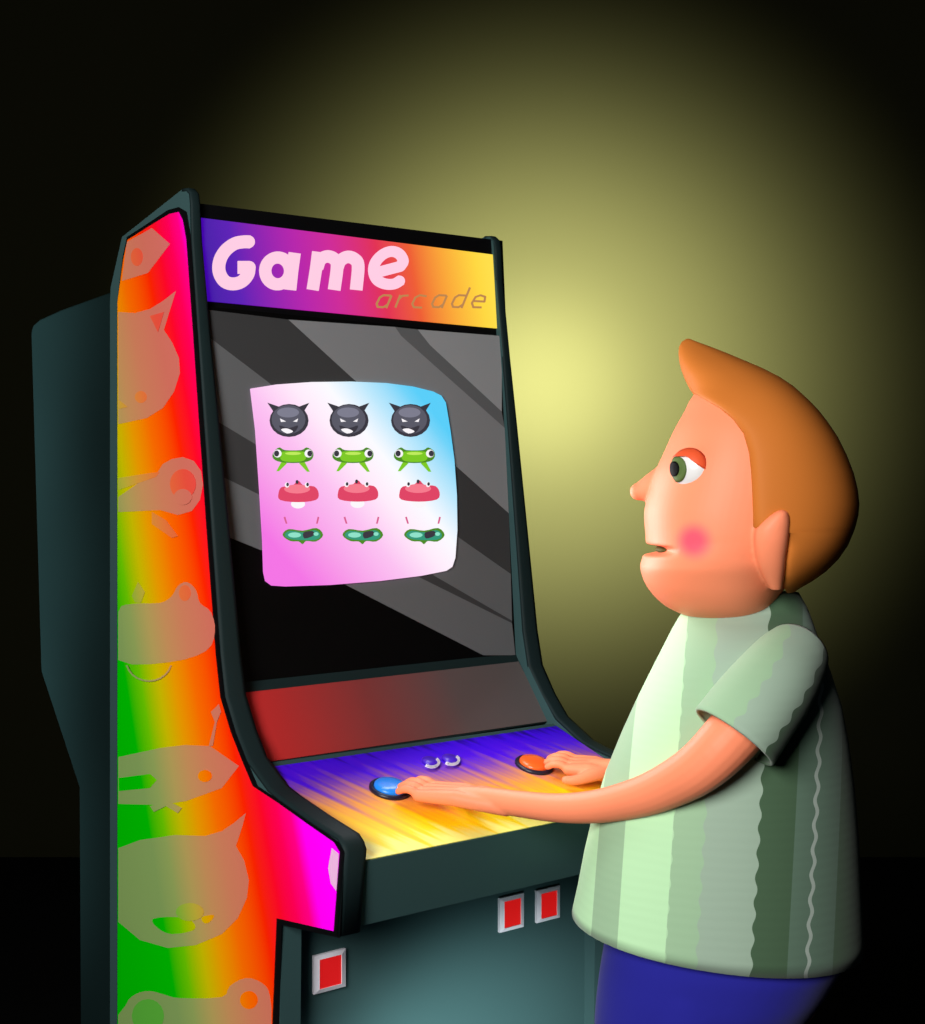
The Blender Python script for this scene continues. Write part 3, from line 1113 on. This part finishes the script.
def stripes(name, vec, off, stops, wob):
    m = mat(name, (.5, .5, .5), .8, .1, sheen=.15)
    t, b = nt(m)
    v = coord_value(t, vec, off)
    w_ = coord_value(t, wob[0], 0)
    sn_ = t.nodes.new('ShaderNodeMath')
    sn_.operation = 'SINE'
    t.links.new(w_, sn_.inputs[0])
    ma = t.nodes.new('ShaderNodeMath')
    ma.operation = 'MULTIPLY_ADD'
    t.links.new(sn_.outputs[0], ma.inputs[0])
    ma.inputs[1].default_value = wob[1]
    t.links.new(v, ma.inputs[2])
    r = ramp_node(t, [(p, c[0]) for p, c in stops], 'CONSTANT')
    rw = ramp_node(t, [(p, c[0]) for p, c in stops], 'CONSTANT')
    t.links.new(v, r.inputs[0])
    t.links.new(ma.outputs[0], rw.inputs[0])
    # choose the wavy lookup near the scalloped stripes only
    sel = ramp_node(t, [(p, (c[1],) * 3) for p, c in stops], 'CONSTANT')
    sh = t.nodes.new('ShaderNodeMath')
    sh.inputs[1].default_value = 0.0
    t.links.new(v, sh.inputs[0])
    t.links.new(sh.outputs[0], sel.inputs[0])
    mx = t.nodes.new('ShaderNodeMix')
    mx.data_type = 'RGBA'
    t.links.new(sel.outputs[0], mx.inputs[0])
    t.links.new(r.outputs[0], mx.inputs[6])
    t.links.new(rw.outputs[0], mx.inputs[7])
    # fine cross weave
    wv_ = t.nodes.new('ShaderNodeTexWave')
    wv_.bands_direction = 'Z'
    wv_.inputs['Scale'].default_value = 22
    wv_.inputs['Distortion'].default_value = 1.5
    tc = t.nodes.new('ShaderNodeTexCoord')
    t.links.new(tc.outputs['Object'], wv_.inputs['Vector'])
    bp = t.nodes.new('ShaderNodeBump')
    bp.inputs['Strength'].default_value = .05
    bp.inputs['Distance'].default_value = .003
    t.links.new(wv_.outputs['Fac'], bp.inputs['Height'])
    t.links.new(bp.outputs['Normal'], b.inputs['Normal'])
    t.links.new(mx.outputs[2], b.inputs['Base Color'])
    return m


g_med, g_light, g_grey = (.31, .48, .30), (.47, .75, .44), (.31, .42, .325)
g_dark, g_mid, g_line = (.060, .115, .062), (.105, .175, .125), (.36, .43, .38)
xs_ = lambda px: PX(px, 850, -.19)[0]
x_a, x_b = -.35, .35
nf = lambda px: (xs_(px) - x_a) / (x_b - x_a)
slope_x = -(PX(684, 640, -.17)[0] - PX(671, 850, -.19)[0]) / (PX(684, 640, -.17)[2] - PX(671, 850, -.19)[2])
z850 = PX(671, 850, -.19)[2]
st = [(0.0, (g_light, 0)), (nf(592), (g_med, 0)), (nf(621), (g_light, 0)), (nf(671), (g_med, .6)), (nf(689), (g_med, 1)), (nf(703), (g_grey, 1)), (nf(757), (g_dark, 1)), (nf(772), (g_dark, 0)), (nf(794), (g_mid, 0)), (nf(808), (g_mid, 1)),
      (nf(812), (g_line, 1)), (nf(817), (g_mid, 1)), (nf(822), (g_mid, 0)), (nf(842), (g_dark, 0))]
M_shirt = stripes('striped_shirt_cloth', (1 / (x_b - x_a), 0, slope_x / (x_b - x_a)), (-x_a - slope_x * z850) / (x_b - x_a), st, ((0, 0, 2 * math.pi / .036), .0032))
shirt_rows = [  # py, xl, xr, half width, drop of the back edge in photo rows
    (592, 720, 799, .045, 0), (599, 706, 803, .052, 0), (606, 693, 807, .058, 0), (613, 682, 810, .070, 0), (621, 677, 813, .092, 0), (632, 671, 817, .122, 0), (648, 663, 823, .146, 0), (670, 652, 831, .158, 0), (700, 637.5, 841, .165, 0),
    (735, 622, 848, .174, 0), (775, 606, 853.5, .182, 0), (815, 594, 857.5, .189, 2), (855, 585, 860, .195, 6), (890, 578.5, 862, .199, 12), (908, 574.5, 863, .201, 18), (917, 572.5, 863, .202, 22)]
bm = bmesh.new()
rings = []
for r in shirt_rows:
    xl, xr, z = row_xz(r)
    rings.append(sup_ring(xl, xr, r[3], z, 2.1, 72, -r[4] * D0 / F))
lx = rings[-1]
cxm = sum(p[0] for p in lx) / len(lx)
rings.append([(cxm + (p[0] - cxm) * .93, p[1] * .93, p[2] + .004) for p in lx])
rings.append([(cxm + (p[0] - cxm) * .92, p[1] * .92, p[2] + .06) for p in lx])
add_rings(bm, rings, True)
shirt = link('shirt', bm, M_shirt, person, True)

# sleeves
ca = PY(697, 708, 1.885)
cb_ = PY(768, 771, 1.885)
ax_v = Vector(cb_ - ca)
ax_l = ax_v.length
ax_n = ax_v / ax_l
off_s = -Vector(ca).dot(ax_n) / ax_l
st2 = [(0.0, (g_med, 0)), (.22, (g_med, 1)), (.33, (g_grey, 1)), (.69, (g_dark, 1)), (.80, (g_dark, 0))]
along = Vector((-ax_n.z, 0, ax_n.x)).normalized()
M_slv = stripes('striped_sleeve_cloth', tuple(ax_n / ax_l * .82), off_s * .82 + .09, st2, (tuple(along * (2 * math.pi / .030)), .018))
for s in (-1, 1):
    if s < 0:
        path = [(797, 652, 1.99, .050), (788, 664, 1.965, .057), (772, 686, 1.925, .063), (752, 712, 1.90, .066), (734, 737, 1.89, .068)]
        pts = [(*PY(px, py, Y), r) for px, py, Y, r in path]
    else:
        pts = [(*PY(px, py, Y), r) for px, py, Y, r in [(790, 652, 2.235, .052), (785, 680, 2.265, .058), (776, 712, 2.295, .062), (764, 738, 2.315, .064)]]
    pts = catmull(pts, 5)
    # closing inner fold at the cuff
    e0, e1 = np.array(pts[-1]), np.array(pts[-2])
    dv_ = (e1[:3] - e0[:3]) / np.linalg.norm(e1[:3] - e0[:3])
    bm = bmesh.new()
    full = list(pts) + [np.array([*(e0[:3] - dv_ * .0015), e0[3] - .004])]
    add_tube(bm, full, 32, caps=False)
    bmesh.ops.delete(bm, geom=[f for f in bm.faces if len(f.verts) > 10], context='FACES_ONLY')
    o = link('sleeve', bm, M_slv, shirt, True)
    so = o.modifiers.new('cloth', 'SOLIDIFY')
    so.thickness = .004
    so.offset = -1

# --- trousers
M_jean = noise_rough(mat('blue_trouser_cloth', (.017, .017, .27), .85, .1, sheen=.1), 300, .1)
tb_ = bmesh.new()
tr_rows = [(880, 622, 846, .172), (915, 611, 848, .182), (945, 605, 846, .185), (975, 600, 828, .180), (1000, 597, 810, .172), (1024, 595, 790, .162), (1045, 600, 778, .150)]
add_rings(tb_, [sup_ring(*row_xz(r)[:2], r[3], row_xz(r)[2], 2.3) for r in tr_rows])
xm_ = PX(700, 1030)[0]
for s in (-1, 1):
    add_tube(tb_, catmull([(xm_ - .005, s * .082, .56, .100), (xm_ - .01, s * .086, .42, .094), (xm_ - .005, s * .088, .26, .080), (xm_ + .005, s * .088, .075, .072)], 4), 28)
tm = bpy.data.meshes.new('trousers_build')
bmesh.ops.recalc_face_normals(tb_, faces=tb_.faces)
tb_.to_mesh(tm)
tb_.free()
tob = bpy.data.objects.new('trousers_build', tm)
C.objects.link(tob)
rm = tob.modifiers.new('remesh', 'REMESH')
rm.mode = 'VOXEL'
rm.voxel_size = .006
sm = tob.modifiers.new('smooth', 'SMOOTH')
sm.iterations = 4
dg = bpy.context.evaluated_depsgraph_get()
jm = bpy.data.meshes.new_from_object(tob.evaluated_get(dg))
bpy.data.objects.remove(tob)
for p in jm.polygons:
    p.use_smooth = True
jm.name = 'trousers'
jm.materials.clear()
jm.materials.append(M_jean)
trs = bpy.data.objects.new('trousers', jm)
C.objects.link(trs)
trs.parent = person

# --- shoes (below the frame; they carry the figure on the floor)
M_shoe = mat('dark_shoe', (.02, .018, .016), .5, .3)
for s in (-1, 1):
    bm = bmesh.new()
    rows = [(0.0, -.13, .075, .042), (.012, -.137, .08, .046), (.03, -.135, .08, .046), (.05, -.115, .078, .042), (.07, -.06, .072, .038), (.09, -.045, .066, .036)]
    add_rings(bm, [[(xm_ + .01 + x, s * .088 + y, z) for x, y, z in sup_ring(a, b, wv, zz, 2.4, 32)] for zz, a, b, wv in rows])
    link('shoe', bm, M_shoe, person, True)
